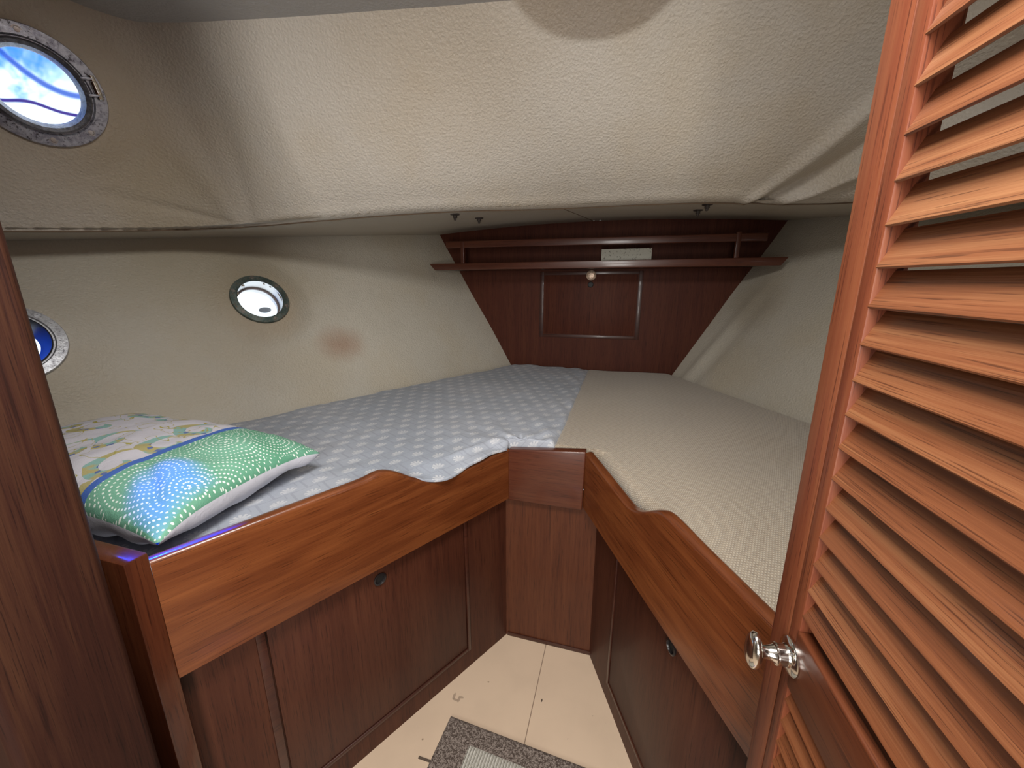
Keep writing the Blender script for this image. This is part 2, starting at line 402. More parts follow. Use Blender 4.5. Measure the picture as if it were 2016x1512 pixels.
# ------------------------------------------------------------------ setting: hull sides
def hull_pts(s):
    bot = [(0, (.473, 2.345)), (.45, (.965, 1.43)), (.7, (1.185, .92)), (1, (1.36, .30))]
    top = [(0, (.949, 2.345)), (.27, (1.175, 1.812)), (.6, (1.40, 1.192)), (.82, (1.555, .782)), (1, (1.70, .30))]
    return bot, top
BOT = [(0, Vector((.462, 2.370, 0))), (.45, Vector((.955, 1.43, 0))), (.70, Vector((1.185, .92, 0))), (1.0, Vector((1.46, .27, 0)))]
TOP = [(0, Vector((.936, 2.370, 0))), (.27, Vector((1.175, 1.812, 0))), (.57, Vector((1.405, 1.192, 0))), (.76, Vector((1.56, .782, 0))), (1.0, Vector((1.74, .27, 0)))]
def hull(side):
    def f(a, b):
        # b: 0 = below the mattress, 1 = at the deck
        pb = cr(BOT, a); pt = cr(TOP, a)
        zt = zdeck(pt.x, pt.y)+.004
        z = .40+(zt-.40)*b
        k = (z-.72)/(zt-.72)
        p = pb.lerp(pt, k); p.z = z
        p.x *= side
        n = Vector((-side, -.4, .4)).normalized()
        d = .007*noise.noise(Vector((p.x*2.5, p.y*2.5, p.z*3)))
        d += .012*math.exp(-((z-1.27)/.10)**2)*math.exp(-((p.y-1.0)/.6)**2)*0
        if side > 0:   # pleats by the bulkhead
            for c0, w0, h0 in ((.10, .025, .010), (.17, .03, -.007)):
                e = (2.34-p.y)-c0-(z-.72)*.10
                d += h0*math.exp(-(e/w0)**2)*max(0, 1-abs(z-.85)/.45)
        for kk in (('mid', 'aft') if side < 0 else ()):
            q, r, nn = PORTS[kk]; dd = p-q; rad = (dd-nn*dd.dot(nn)).length
            wgt = max(0, min(1, (r*1.9-rad)/(r*.8)))
            p -= nn*dd.dot(nn)*wgt; d *= 1-wgt
        return p+n*d
    bm = grid(f, 130, 70, (lambda c: near_port(c, 'mid', .80) or near_port(c, 'aft', .80)) if side < 0 else None)
    return link('wall_port' if side < 0 else 'wall_starboard', bm, hull_mat, None, None, 'all')
for s, nm in ((-1, 'left'), (1, 'right')):
    o = hull(s); o.name = 'wall_'+nm; tag(o, None, None, None, 'structure')

# deck underside (soffit)
def f(a, b):
    y = 2.40-a*2.10; x = -1.78+b*3.56
    return Vector((x, y, zdeck(x, y)))
LB = [(-1.62, .05), (-1.40, .66), (-1.335, .85), (-1.250, 1.015), (-1.166, 1.110), (-1.06, 1.19), (-.94, 1.245), (-.47, 1.425), (-.085, 1.60), (.45, 1.60), (.66, 1.645), (.84, 1.60), (1.12, 1.20), (1.38, .70), (1.50, .05)]
def inside_well(x, y):
    n = False; P = LB
    for i in range(len(P)):
        (x1, y1), (x2, y2) = P[i], P[(i+1) % len(P)]
        if (y1 > y) != (y2 > y) and x < (x2-x1)*(y-y1)/(y2-y1)+x1: n = not n
    return n
bm = grid(f, 140, 220, lambda c: inside_well(c.x, c.y+.035))
o = link('ceiling', bm, deck_mat, None, None, 'all'); o.name = 'ceiling'; tag(o, None, None, None, 'structure')

# padded trunk liner, sides and front in one skin
LT = [(-1.42, .05), (-1.226, .62), (-1.186, .80), (-1.160, .86), (-1.120, .905), (-1.05, .93), (-.94, .955), (-.53, 1.030), (-.26, 1.075), (.20, 1.15), (.45, 1.12), (.75, 1.06), (1.05, .93), (1.20, .70), (1.36, .05)]
tt = [0]
for (x1, y1), (x2, y2) in zip(LB, LB[1:]): tt.append(tt[-1]+math.hypot(x2-x1, y2-y1))
tt = [q/tt[-1] for q in tt]
PB = [(t, Vector((x, y, 0))) for t, (x, y) in zip(tt, LB)]
PT = [(t, Vector((x, y, 0))) for t, (x, y) in zip(tt, LT)]
def seg_d(px, pz, a, b):
    ax, az = a; bx_, bz = b; L = (bx_-ax)**2+(bz-az)**2
    t = max(0, min(1, ((px-ax)*(bx_-ax)+(pz-az)*(bz-az))/L)); qx, qz = ax+(bx_-ax)*t, az+(bz-az)*t
    s = ((bx_-ax)*(pz-az)-(bz-az)*(px-ax))/math.sqrt(L)
    return math.hypot(px-qx, pz-qz), t, s
FOLDS = [((.56, 1.505), (1.05, 1.86), .026, .030), ((.60, 1.50), (1.05, 1.72), -.030, .028), ((.68, 1.50), (1.08, 1.62), .032, .022),
         ((-1.10, 1.43), (-1.02, 1.80), -.007, .035), ((-1.14, 1.43), (-1.17, 1.72), .007, .04),
         ((-1.10, 1.43), (-.90, 1.455), -.008, .012), ((-1.15, 1.43), (-1.30, 1.47), -.006, .015)]
ZC = 1.90
def f(a, b):
    pb = cr(PB, a); pt = cr(PT, a)
    zb = zdeck(pb.x, pb.y)-.006
    e = b
    # belly: hangs below the straight line, tucked in at the foot
    p = pb.lerp(pt, e); p.z = zb+(ZC-zb)*b
    n = Vector((pb.y-1.2, 0, 0))
    tan = (cr(PB, min(1, a+.01))-cr(PB, max(0, a-.01))).normalized()
    n = Vector((tan.y, -tan.x, 0)); n = Vector((n.x, n.y, -.55)).normalized()
    front = max(0, min(1, (p.x+1.12)/.25))*max(0, min(1, (1.15-p.x)/.2))
    d = .045*front*math.sin(math.pi*min(1, b**.6))
    d += .007*math.exp(-((b-.05)/.05)**2)*front
    d += .006*noise.noise(Vector((p.x*3, p.y*3, p.z*4)))
    for s0, s1, h, w_ in FOLDS:
        dd, t, s = seg_d(p.x, p.z, s0, s1)
        if dd < .2 and front > .02 or dd < .1: d += h*math.exp(-(dd/(w_*(.35+.9*t)))**2)*(.35+.65*math.sin(math.pi*(.15+.75*t)))
    q, r, nn = PORTS['big']; dd = p-q; rad = (dd-nn*dd.dot(nn)).length
    wgt = max(0, min(1, (r*1.55-rad)/(r*.45)))
    d *= 1-wgt; p = p-nn*dd.dot(nn)*wgt
    return p+n*d
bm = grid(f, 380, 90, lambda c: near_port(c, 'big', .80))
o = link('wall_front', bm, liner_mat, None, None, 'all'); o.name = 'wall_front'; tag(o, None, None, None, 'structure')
# cabin top
bm = bmesh.new(); vs = [bm.verts.new((p.x*1.01, p.y+.01, ZC-.004)) for p in (cr(PT, i/80) for i in range(81))]
vs += [bm.verts.new((1.75, -2.2, ZC-.004)), bm.verts.new((-1.75, -2.2, ZC-.004))]
bm.faces.new(vs); bmesh.ops.triangulate(bm, faces=bm.faces)
o = link('ceiling_cabin_top', bm, ceil_mat); o.name = 'ceiling.001'; tag(o, None, None, None, 'structure')
# hairline seam strip between cabin top and liner (welt)
def tube(name, pts, r, mat, parent=None, n=8, M=None):
    bm = bmesh.new(); rings = []
    for i, p in enumerate(pts):
        d = (pts[min(i+1, len(pts)-1)]-pts[max(i-1, 0)]).normalized(); u = d.orthogonal().normalized()
        if i: u = (pu-d*pu.dot(d)).normalized()
        pu = u; v = d.cross(u)
        rings.append([bm.verts.new(p+(u*math.cos(2*math.pi*k/n)+v*math.sin(2*math.pi*k/n))*r) for k in range(n)])
    for a, b in zip(rings, rings[1:]):
        for k in range(n): bm.faces.new((a[k], b[k], b[(k+1) % n], a[(k+1) % n]))
    bm.faces.new(rings[0][::-1]); bm.faces.new(rings[-1])
    return link(name, bm, mat, M, parent, True)
seam_mat = plain('seam_thread', (.16, .11, .07), .8)
pts = [f(.04+.80*i/120, .0)+Vector((0, .0, -.002)) for i in range(121)]
o = tube('trim_1', pts, .0022, seam_mat); tag(o, None, None, None, 'structure')
pts = [Vector((-.085+.085*t, 1.60+.745*t, 0)) for t in [i/12 for i in range(13)]]
for p in pts: p.z = zdeck(p.x, p.y)-.0005
o = tube('trim_2', pts, .0016, seam_mat); tag(o, None, None, None, 'structure')

# forward bulkhead
pts = [(-.49, .40), (.49, .40), (.505, .72), (.845, 1.306), (.99, 1.56), (.99, 1.60), (-1.0, 1.60), (-1.0, 1.56), (-.833, 1.313), (-.501, .722)]
o = prism('wall_forward', pts, 2.34, 2.362, bulk_wood, None, None, 0); tag(o, None, None, None, 'structure')

# floor, saloon shell behind the camera
bm = bmesh.new(); bx(bm, (-1.75, -2.2, -.03), (1.75, 1.30, 0)); o = link('floor', bm, floor_mat); tag(o, None, None, None, 'structure')
for nm, lo, hi in (('wall_aft', (-1.75, -2.23, 0), (1.75, -2.2, 1.9)), ('wall_saloon_left', (-1.78, -2.2, 0), (-1.75, .25, 1.9)), ('wall_saloon_right', (1.75, -2.2, 0), (1.78, .05, 1.9))):
    bm = bmesh.new(); bx(bm, lo, hi); o = link(nm, bm, saloon_mat); tag(o, None, None, None, 'structure')
# doorway bulkhead: left jamb in view, right part hidden behind the louvred door
o = box('wall_doorway_left', (-1.78, .165, 0), (-.484, .288, 1.895), jamb_wood, None, None, .012, 5); tag(o, None, None, None, 'structure')
o = box('wall_doorway_right', (.455, .0, 0), (1.78, .035, 1.895), jamb_wood, None, None, .004); tag(o, None, None, None, 'structure')

# ------------------------------------------------------------------ ports
def port(key, label, ring_mat, style):
    q_ = .775 if style == 'deep' else .74
    c, r, n = PORTS[key]; up = Vector((0, 0, 1)); up = (up-n*up.dot(n)).normalized()
    Mx = frame(c+n*.004, up.cross(n)*-1, n)          # local X along wall, Y up the wall, Z into the cabin
    Mx = frame(c+n*.002, n.cross(up)*-1, n)
    nm = {'big': 'port_light', 'mid': 'port_light', 'aft': 'port_light'}[key]
    t = empty(nm, c); tag(t, label, 'porthole')
    gi = .66 if style != 'deep' else .70
    # flange
    lathe('flange', [(r*.99, -.004), (r, .004), (r*.985, .010), (r*.80, .013), (r*(q_+.03), .010), (r*q_, .010), (r*(q_-.005), -.012), (r*.99, -.012)], ring_mat, Mx, t, 72, close=True)
    dep = .085 if style == 'deep' else .05
    lathe('spigot', [(r*(q_+.005), .006), (r*(q_-.015), .008), (r*(q_-.02), -dep), (r*(q_+.02), -dep), (r*(q_+.02), 0)], steel_dull if style == 'deep' else ring_mat, Mx, t, 64, close=True)
    if style == 'hinged':
        dk_ = corroded('dark_pitted_frame', (.24, .24, .27), (.15, .15, .17), (.40, .38, .36), .4, .8, 50)
        lid = lathe('opening_frame', [(r*.745, .004), (r*.755, .016), (r*.72, .021), (r*.66, .017), (r*.615, .004), (r*.60, -.006), (r*.70, -.010)], dk_, Mx, t, 72, close=True)
        g = lathe('glass', [(0, .000), (r*.63, .000), (r*.63, .004), (0, .004)], clear_glass, Mx, t, 64)
        # hinge on the forward side
        a = R(14)
        Mh = Mx @ Matrix.Rotation(a, 4, 'Z')
        box('hinge', (r*.70, -.012, .008), (r*.90, -.006, .020), ring_mat, Mh, t, .002)
        box('hinge', (r*.70, .024, .008), (r*.90, .030, .020), ring_mat, Mh, t, .002)
        Mp = Mx @ Matrix.Rotation(a, 4, 'Z') @ Matrix.Translation((r*.88, -.018, .013)) @ Matrix.Rotation(R(-90), 4, 'X')
        Mp = Mp
        hp = lathe('hinge_pin', [(0, 0), (.006, 0), (.007, .002), (.007, .010), (.0085, .012), (.0085, .038), (.007, .040), (.007, .052), (0, .054)], chrome, Mp, t, 20)
        angs = [95, 20, -42, -85, 150, -150]
    elif style == 'deep':
        lathe('glass', [(0, -.058), (r*.75, -.058), (r*.75, -.054), (0, -.054)], clear_glass, Mx, t, 64)
        lathe('seal_ring', [(r*.755, -.044), (r*.70, -.046), (r*.70, -.053), (r*.755, -.053)], plain('grey_seal', (.22, .18, .17), .7), Mx, t, 64, close=True)
        angs = [95, 38, -22, -72, 158, 215]
    else:
        lathe('glass', [(0, -.040), (r*.715, -.040), (r*.715, -.036), (0, -.036)], clear_glass, Mx, t, 64)
        lathe('seal_ring', [(r*.74, .012), (r*.715, .014), (r*.50, -.030), (r*.50, -.036), (r*.72, -.036)], black_ring, Mx, t, 64, close=True)
        angs = [48, -22, 110, -80, 170, 230]
    proto = None
    for k, a in enumerate(angs):
        Ms = Mx @ Matrix.Translation((r*.875*math.cos(R(a)), r*.875*math.sin(R(a)), .0105)) @ Matrix.Rotation(R(37*k), 4, 'Z')
        if proto is None:
            bm = lathe_bm([(.0085, -.002), (.0085, .0012), (.0065, .0012), (.0058, .0004), (.0052, .0022), (0, .0026)], 18)
            proto = link('screw', bm, steel_dull if style != 'flat' else ring_mat, Ms, t, True)
        else:
            s = proto.copy(); C.objects.link(s); s.parent = t; s.matrix_basis = Wm[t.name].inverted() @ Ms
    return t
port('big', 'large hinged chrome porthole glowing blue and white at upper left', port_metal_big, 'hinged')
port('mid', 'small round porthole with green-tarnished ring and bright white view', port_metal_green, 'deep')
port('aft', 'pale metal porthole with blue view, half hidden by the dark door jamb', port_metal_pale, 'flat')
# aim the filtered daylight through the big port at the pillow
pc = PORTS['big'][0]; tgt = Vector((-.58, .44, .865)); dr = (pc-tgt).normalized()
so.location = pc+dr*1.15; so.rotation_euler = (-dr).to_track_quat('-Z', 'Y').to_euler()

# ------------------------------------------------------------------ outside: blue boat cover and a white hull alongside
M = M_('boat_cover_cloth', .8); x, y, z = M.xyz(); n = M.noise(M.vec((1, 1, 1)), 3.0, 4, .6, .8)
c = M.mix(smooth(n+(z-2.15)*.8, .42, .60), (.88, .93, .95), (.09, .36, .88))
ln = (z-1.95-(y*11).sin()*.018-(y*37).sin()*.006+y*.0).abs()
c = M.mix(1-smooth(ln, .003, .010), c, (.05, .03, .25))
ln2 = (z-2.17+((y*7.5+.9).sin().abs())*.13).abs(); c = M.mix((1-smooth(ln2, .004, .020))*.9, c, (.02, .13, .50))
c = M.mix(1-smooth(z, 1.30, 1.45), c, (.06, .27, 1)); M.color(c)
tr = M.nt.nodes.new('ShaderNodeBsdfTranslucent'); M.nt.links.new(c, tr.inputs[0]); ms = M.nt.nodes.new('ShaderNodeMixShader'); ms.inputs[0].default_value = .5
out = M.nt.nodes['Material Output']; M.nt.links.new(M.b.outputs[0], ms.inputs[1]); M.nt.links.new(tr.outputs[0], ms.inputs[2]); M.nt.links.new(ms.outputs[0], out.inputs[0])
def f(a, b):
    z = .55+2.3*b; y = -.6+(1.55+.65*max(0, min(1, (z-1.35)/.2)))*a
    return Vector((-2.25-.04*math.sin(y*9+z*2)-.03*math.sin(z*7)+.05*(z-1.5), y, z))
o = link('boat_cover', grid(f, 60, 60), M.m, None, None, 'all'); solid(o, .003); tag(o, 'blue and white boat cover sheet hanging outside the portholes at left', 'cover')
white_gel = plain('white_gelcoat', (.85, .87, .86), .3)
def f(a, b):
    y = .9+4.2*a; z = -.6+2.6*b
    return Vector((-4.2-.35*math.sin(b*1.6)+.1*math.sin(a*3), y, z))
nb = link('neighbouring_boat', grid(f, 30, 20), white_gel, None, None, 'all'); solid(nb, .03); tag(nb, 'white hull of the boat moored alongside, seen through the small porthole', 'boat')
bm = lathe_bm([(0, .01), (.028, .01), (.036, .0), (.036, -.01), (0, -.01)], 32, 2.6, 1)
hp_ = link('hull_portlight', bm, black_ring, Matrix(((0, 0, 1, -4.385), (1, 0, 0, 4.12), (0, 1, 0, .945), (0, 0, 0, 1))), nb, True)
tag(hp_, 'small dark oblong window')

# ------------------------------------------------------------------ berth joinery
DL = Vector((-.4695, -.8829, 0)).normalized(); NLr = Vector((-.8829, .4695, 0)).normalized()   # aft along left rail; outboard
DRt = Vector((.4384, -.8988, 0)).normalized(); NRr = Vector((.8988, .4384, 0)).normalized()
def rail(name, A, D, zb, top, L, label, out):
    pts = [(0, zb), (L, zb)]+[(s, z) for s, z in top][::-1]
    pts = [(s-0, z-zb) for s, z in pts]
    # local X = D, local Y = outboard, Z = up
    X = D; Y = out; Z = Vector((0, 0, 1)); m = Matrix((X, Y, Z)).transposed().to_4x4(); m.translation = Vector((A[0], A[1], zb))
    bm = prism_bm(pts, 0, .026, 0)
    es = [e for e in bm.edges if abs(e.verts[0].co.y-e.verts[1].co.y) < 1e-6 and (e.verts[0].co.z+e.verts[1].co.z)/2 > .12 and abs(e.verts[0].co.x-e.verts[1].co.x) > 1e-4]
    bmesh.ops.bevel(bm, geom=es, offset=.009, segments=4, profile=.5, affect='EDGES', clamp_overlap=True)
    o = link(name, bm, rail_wood, m, None, True, 35); tag(o, label, 'rail'); return o
def smooth_prof(P, n=64):
    Q = [(s, Vector((z, 0, 0))) for s, z in P]; s0, s1 = P[0][0], P[-1][0]
    return [(s0+(s1-s0)*i/n, cr(Q, s0+(s1-s0)*i/n).x) for i in range(n+1)]
TL = smooth_prof([(0, .722), (.08, .719), (.15, .7165), (.206, .7135), (.257, .717), (.296, .727), (.332, .745), (.373, .774), (.400, .789), (.425, .795), (.46, .790), (.56, .788), (.70, .786), (.815, .784)])
rail('berth_rail', (-.129, 1.068), DL, .552, TL, .815, 'left varnished mahogany berth rail with stepped top, beside the pillow', NLr)
TR = smooth_prof([(0, .738), (.10, .732), (.20, .725), (.262, .722), (.29, .727), (.32, .741), (.37, .774), (.398, .787), (.43, .789), (.50, .786), (.70, .784), (.86, .783)])
rail('berth_rail', (.104, 1.068), DRt, .558, TR, .86, 'right varnished mahogany berth rail with stepped top, along the beige mattress', NRr)

# centre section
t = empty('corner_locker', (.0, 1.09, 0)); tag(t, 'narrow mahogany corner panel with a capped top where the two berths meet', 'panel')
box('panel', (-.165, 1.082, .0), (.172, 1.096, .60), center_wood, None, t, 0)
pts = [(-.131, .549), (.102, .549), (.106, .741), (-.131, .721)]
prism('cap_board', pts, 1.062, 1.092, shelf_wood, None, t, .004)
box('baseboard', (-.140, 1.078, .0), (.150, 1.082, .014), dark_wood, None, t, .001)

def cabinet(side, A, D, out, L, door, hole, label, zt=.60):
    X = D; Y = out; Z = Vector((0, 0, 1)); m = Matrix((X, Y, Z)).transposed().to_4x4(); m.translation = Vector((A[0], A[1], 0))
    t = empty('berth_locker', Vector((A[0], A[1], 0))+D*L*.5); tag(t, label, 'locker')
    d0, d1_ = door
    o = box('front_panel', (-.016, .010, 0), (L, .024, zt), panel_wood, m, t, 0)
    dz0 = .085
    dd = box('locker_door', (d0, .006, dz0), (d1_, .012, .56), panel_wood, m, t, .0015)
    box('moulding', (d0-.014, .0035, dz0-.016), (d0-.003, .012, .56), dark_wood, m, t, .002)
    box('moulding', (d1_+.003, .0035, dz0-.016), (d1_+.020, .012, .56), dark_wood, m, t, .002)
    box('moulding', (d0-.003, .0035, dz0-.014), (d1_+.003, .012, dz0-.003), dark_wood, m, t, .002)
    Mh = m @ Matrix.Translation((hole[0], .0055, hole[1])) @ Matrix.Rotation(R(90), 4, 'X')
    fr = lathe('finger_hole', [(.0145, -.001), (.016, .0035), (.0125, .0045), (.0105, .001), (.0105, -.001)], black_ring, Mh, t, 28, close=True)
    tag(fr, 'round black finger hole ring')
    lathe('hole_back', [(0, .0004), (.0108, .0004), (.0108, -.0012), (0, -.0012)], black, Mh, fr, 24)
    return t
DCL = Vector((-.483, -.8756, 0)).normalized(); NCL = Vector((-.8756, .483, 0)).normalized()
cabinet('l', (-.136, 1.077), DCL, NCL, .83, (.18, .685), (.443, .506), 'mahogany locker front with a moulded door under the left berth rail')
DCR = Vector((.416, -.909, 0)).normalized(); NCR = Vector((.909, .416, 0)).normalized()
cabinet('r', (.139, 1.077), DCR, NCR, .92, (.165, .70), (.425, .500), 'mahogany locker front with a moulded door under the right berth rail')

# end board of the left berth
o = box('berth_end_board', (-1.3, .318, 0), (-.513, .350, .80), wood('mahogany_end_board', (.085, .018, .008), (.14, .034, .013), (.20, .058, .022), .3, .4, axis=2, rnd=False), None, None, .003)
tag(o, 'mahogany berth end board with squared top, just behind the dark door jamb', 'board')

# ------------------------------------------------------------------ mattresses
def vec2(P): return [(t, Vector((x, y, 0))) for t, x, y in P]
HULL_IN = .012
def hull_x(y, z):
    # invert: find a for y at height z
    lo, hi = 0.0, 1.0
    for _ in range(30):
        a = (lo+hi)/2; pb = cr(BOT, a); pt = cr(TOP, a); k = (z-.72)/(zdeck(pt.x, pt.y)-.72); p = pb.lerp(pt, k)
        if p.y > y: lo = a
        else: hi = a
    return p.x
def mattress(side, inner, outer_y, top, base, Rr, extra=None, nu=200, nv=120):
    IN = vec2(inner)
    def f_top(a, b):
        pi = interp(IN, a); oy = interp([(t, Vector((y, 0, 0))) for t, y in outer_y], a).x
        po = Vector((side*(hull_x(oy, .72)-HULL_IN), oy, 0))
        b = b**1.5
        p = pi.lerp(po, b); w = (po-pi).length
        di = b*w; do = (1-b)*w; da = (p.y-inner_y0); df = 2.335-p.y
        def rd(d, r): return 0 if d >= r else r-math.sqrt(max(0, r*r-(r-d)**2))
        h = top-rd(di, Rr)-rd(do, Rr*1.3)-rd(max(0, da), Rr)-rd(max(0, df), Rr*1.0)
        h += .006*noise.noise(Vector((p.x*4, p.y*4, 1.7)))*min(1, di/.05, do/.05)
        p.z = max(base, h)
        if extra: p = extra(p, a, b, di)
        return p
    inner_y0 = inner[0][2]
    bm = grid(f_top, nu, nv)
    # skirt
    bd = [e for e in bm.edges if len(e.link_faces) == 1]
    r = bmesh.ops.extrude_edge_only(bm, edges=bd)
    for v in [g for g in r['geom'] if isinstance(g, bmesh.types.BMVert)]: v.co.z = base
    es = [g for g in r['geom'] if isinstance(g, bmesh.types.BMEdge) and len(g.link_faces) == 1]
    bmesh.ops.holes_fill(bm, edges=es)
    return bm
inL = [(0, -.553, .362), (.42, -.165, 1.085), (.47, -.130, 1.100), (.55, -.012, 1.102), (1, -.012, 2.334)]
oyL = [(0, .362), (.30, .80), (.5, 1.12), (1, 2.334)]
MT = .738
bm = mattress(-1, inL, oyL, MT-.006, .60, .030)
under = plain('mattress_ticking', (.55, .53, .50), .9)
o = link('mattress', bm, under, None, None, 'all'); tag(o, 'left berth mattress hidden under the grey-blue shell print sheet', 'mattress')
inR = [(0, .372+.036, .46), (.38, .135, 1.085), (.43, .110, 1.100), (.50, -.004, 1.102), (1, -.004, 2.334)]
inR = [(0, .455, .40), (.42, .142, 1.085), (.47, .112, 1.100), (.55, -.006, 1.102), (1, -.006, 2.334)]
oyR = [(0, .40), (.30, .80), (.5, 1.12), (1, 2.334)]
bm = mattress(1, inR, oyR, MT, .60, .034)
o = link('mattress', bm, chenille, None, None, 'all'); tag(o, 'bare beige woven mattress on the right berth', 'mattress')

# fitted sheet over the left mattress: slightly larger skin with wrinkles, hem lapping over the rail step
def sheet_pt(a, b):
    IN = vec2([(0, -.545, .362), (.18, -.378, .675), (.24, -.332, .765), (.30, -.270, .865), (.40, -.168, 1.060), (.45, -.140, 1.088), (.47, -.128, 1.092), (.55, .006, 1.096), (.62, .012, 1.22), (1, .010, 2.330)])
    pi = interp(IN, a); oy = interp([(t, Vector((y, 0, 0))) for t, y in oyL], a).x
    po = Vector((-(hull_x(oy, .72)-HULL_IN-.003), oy, 0))
    p = pi.lerp(po, b); w = (po-pi).length; di = b*w; do = (1-b)*w; df = 2.335-p.y
    def rd(d, r): return 0 if d >= r else r-math.sqrt(max(0, r*r-(r-d)**2))
    # hem: over the rail in the step (a .18-.33), plain elsewhere
    step = max(0, min(1, (a-.235)/.03))*max(0, min(1, (.46-a)/.06))
    lap = (.033+.003*math.sin(a*110)+.004*math.sin(a*47))*step
    p += -NLr*lap*max(0, 1-di/.10)
    h = MT+.003
    h -= rd(max(0, di), .022)*(1-step)*.8+rd(do, .035)+rd(max(0, df), .030)
    if step > 0 and di < .075:
        sr = (p-Vector((-.129, 1.068, 0))).dot(DL); zr = interp([(s_, Vector((z_, 0, 0))) for s_, z_ in TL], max(0, sr)).x+.0035
        k_ = (1-di/.075); k_ = k_*k_*(3-2*k_)*step; h = h*(1-k_)+zr*k_
    # wrinkles
    wr = .0050*noise.noise(Vector((p.x*7, p.y*7, 4.1)))+.0034*noise.noise(Vector((p.x*19, p.y*12, 9.1)))
    # radiating gathers around the inner corner
    cx, cy = -.10, 1.095; dx, dy = p.x-cx, p.y-cy; rr = math.hypot(dx, dy); an = math.atan2(dy, dx)
    g = math.exp(-rr/.16)*(.5+.5*math.tanh((rr-.012)/.01))
    wr += .006*g*math.sin(an*8+2*noise.noise(Vector((dx*9, dy*9, 0))))+.008*g
    # pucker fold running along the rail near the corner
    e = (p-Vector((-.20, 1.00, 0))).dot(-NLr); al = (p-Vector((-.20, 1.00, 0))).dot(DL)
    wr += .011*math.exp(-((e+.018+.10*al)/.008)**2)*math.exp(-(al/.085)**2)
    # long soft creases on the inner strip next to the bare mattress
    if p.y > 1.1: wr += .0042*math.sin((p.x*1.0+p.y*.35)*70+3*noise.noise(Vector((p.x*4, p.y*4, 3))))*math.exp(-di/.16)
    # ruck against the bulkhead
    wr += .012*math.exp(-((p.x+.36)/.06)**2)*math.exp(-df/.05)+.006*math.exp(-((p.x+.20)/.05)**2)*math.exp(-df/.05)
    p.z = max(.62, h+wr)
    return p
def fs(a, b):
    # b<0 part: the hem tucked down inside the rail / seam
    if b < .03:
        q = sheet_pt(a, 0); k = (.03-b)/.03
        stp = max(0, min(1, (a-.235)/.03))*max(0, min(1, (.46-a)/.06))
        q.z -= k*(.022-.016*stp); 
        if a > .55: q.x += .002*math.sin(q.y*60)*k+.004*k
        return q
    return sheet_pt(a, (b-.03)/.97)
bm = grid(fs, 300, 170)
o = link('bed_sheet', bm, sheet_mat, None, None, 'all'); solid(o, .0015); tag(o, 'grey-blue sheet printed with white shells, spread over the left mattress', 'sheet')

# ------------------------------------------------------------------ pillow
HX, HY = .34, .192
def pil(sgn):
    def f(a, b):
        x = 2*a-1; y = 2*b-1
        ex = 1-abs(x)**3.2; ey = 1-abs(y)**3.2
        T, q = (.064, .60) if sgn > 0 else (.084, .42)
        h = T*max(0, ex)**q*max(0, ey)**q
        pinch_x = 1-.055*(1-y*y)*abs(x)**6; pinch_y = 1-.085*(1-x*x*.8)*abs(y)**6
        px, py = x*HX*pinch_x, y*HY*pinch_y
        wr = .006*noise.noise(Vector((px*9, py*9, 2+sgn)))+.0035*noise.noise(Vector((px*22, py*22, 5)))
        edge = min(1, h/.03)
        # a couple of folds towards the near corner
        fd = .009*math.exp(-(((px-.24)*.5+(py+.12)*.9)/.012)**2)*math.exp(-((px-.26)/.08)**2) if sgn > 0 else .004*math.sin(px*60+py*25)
        zz = sgn*(h+(wr-fd)*edge)
        lift = -.020*abs(x)**4*abs(y)**4
        return Vector((px, py, zz+lift))
    return f
bm = grid(pil(1), 110, 70); b2 = grid(pil(-1), 110, 70)
tmp = bpy.data.meshes.new('t'); b2.to_mesh(tmp); b2.free(); bm.from_mesh(tmp); bpy.data.meshes.remove(tmp)
bmesh.ops.remove_doubles(bm, verts=bm.verts, dist=.0004)
Mp = Matrix.Translation((-.872, .552, .823)) @ Matrix.Rotation(R(1.5), 4, 'Z') @ Matrix.Rotation(R(1.5), 4, 'Y')
o = link('pillow', bm, pillow_mat, Mp, None, 'all'); tag(o, 'plump pillow with green dotted end, blue band and white scroll print, on the left berth', 'pillow')

# ------------------------------------------------------------------ shelf, fiddle, card, locker door on the forward bulkhead
t = empty('bulkhead_shelf', (0, 2.2, 1.31)); tag(t, 'long mahogany shelf with a raised fiddle rail across the forward bulkhead', 'shelf')
pts = [(-.906, 1.3475), (-.872, 1.312), (.868, 1.310), (.894, 1.3475)]
prism('shelf_board', pts, 2.10, 2.122, shelf_wood, None, t, .003)
pts = [(-.86, 2.1215), (-.80, 2.338), (.80, 2.338), (.855, 2.1215)]
bm = bmesh.new(); a = [bm.verts.new((x, y, 1.316)) for x, y in pts]; b = [bm.verts.new((x, y, 1.332)) for x, y in pts]
bm.faces.new(a); bm.faces.new(b)
for i in range(4): bm.faces.new((a[i], b[i], b[(i+1) % 4], a[(i+1) % 4]))
link('shelf_bottom', bm, dark_wood, None, t)
fm = frame((-.80, 2.105, 1.449), (1.61, 0, -.012), (0, 0, 1))
box('fiddle_rail', (0, 0, -.018), (1.60, .016, .018), shelf_wood, fm, t, .004, 3)
for xx in (-.700, .680):
    box('fiddle_post', (-.062, -.011, -.011), (.060, .011, .011), shelf_wood, frame((xx, 2.114, 1.404), (0, 0, 1), None, (0, 1, 0)), t, .004, 3)
o = box('card', (.058, 2.165, 1.333), (.307, 2.172, 1.408), card_mat, None, None, .001); tag(o, 'pale speckled card standing on the shelf behind its front edge', 'card')
t = empty('locker_hatch', (-.01, 2.335, 1.11)); tag(t, 'rectangular moulded hatch set in the mahogany bulkhead under the shelf', 'hatch')
box('hatch_panel', (-.275, 2.3375, .944), (.255, 2.340, 1.285), bulk_wood, None, t, .002)
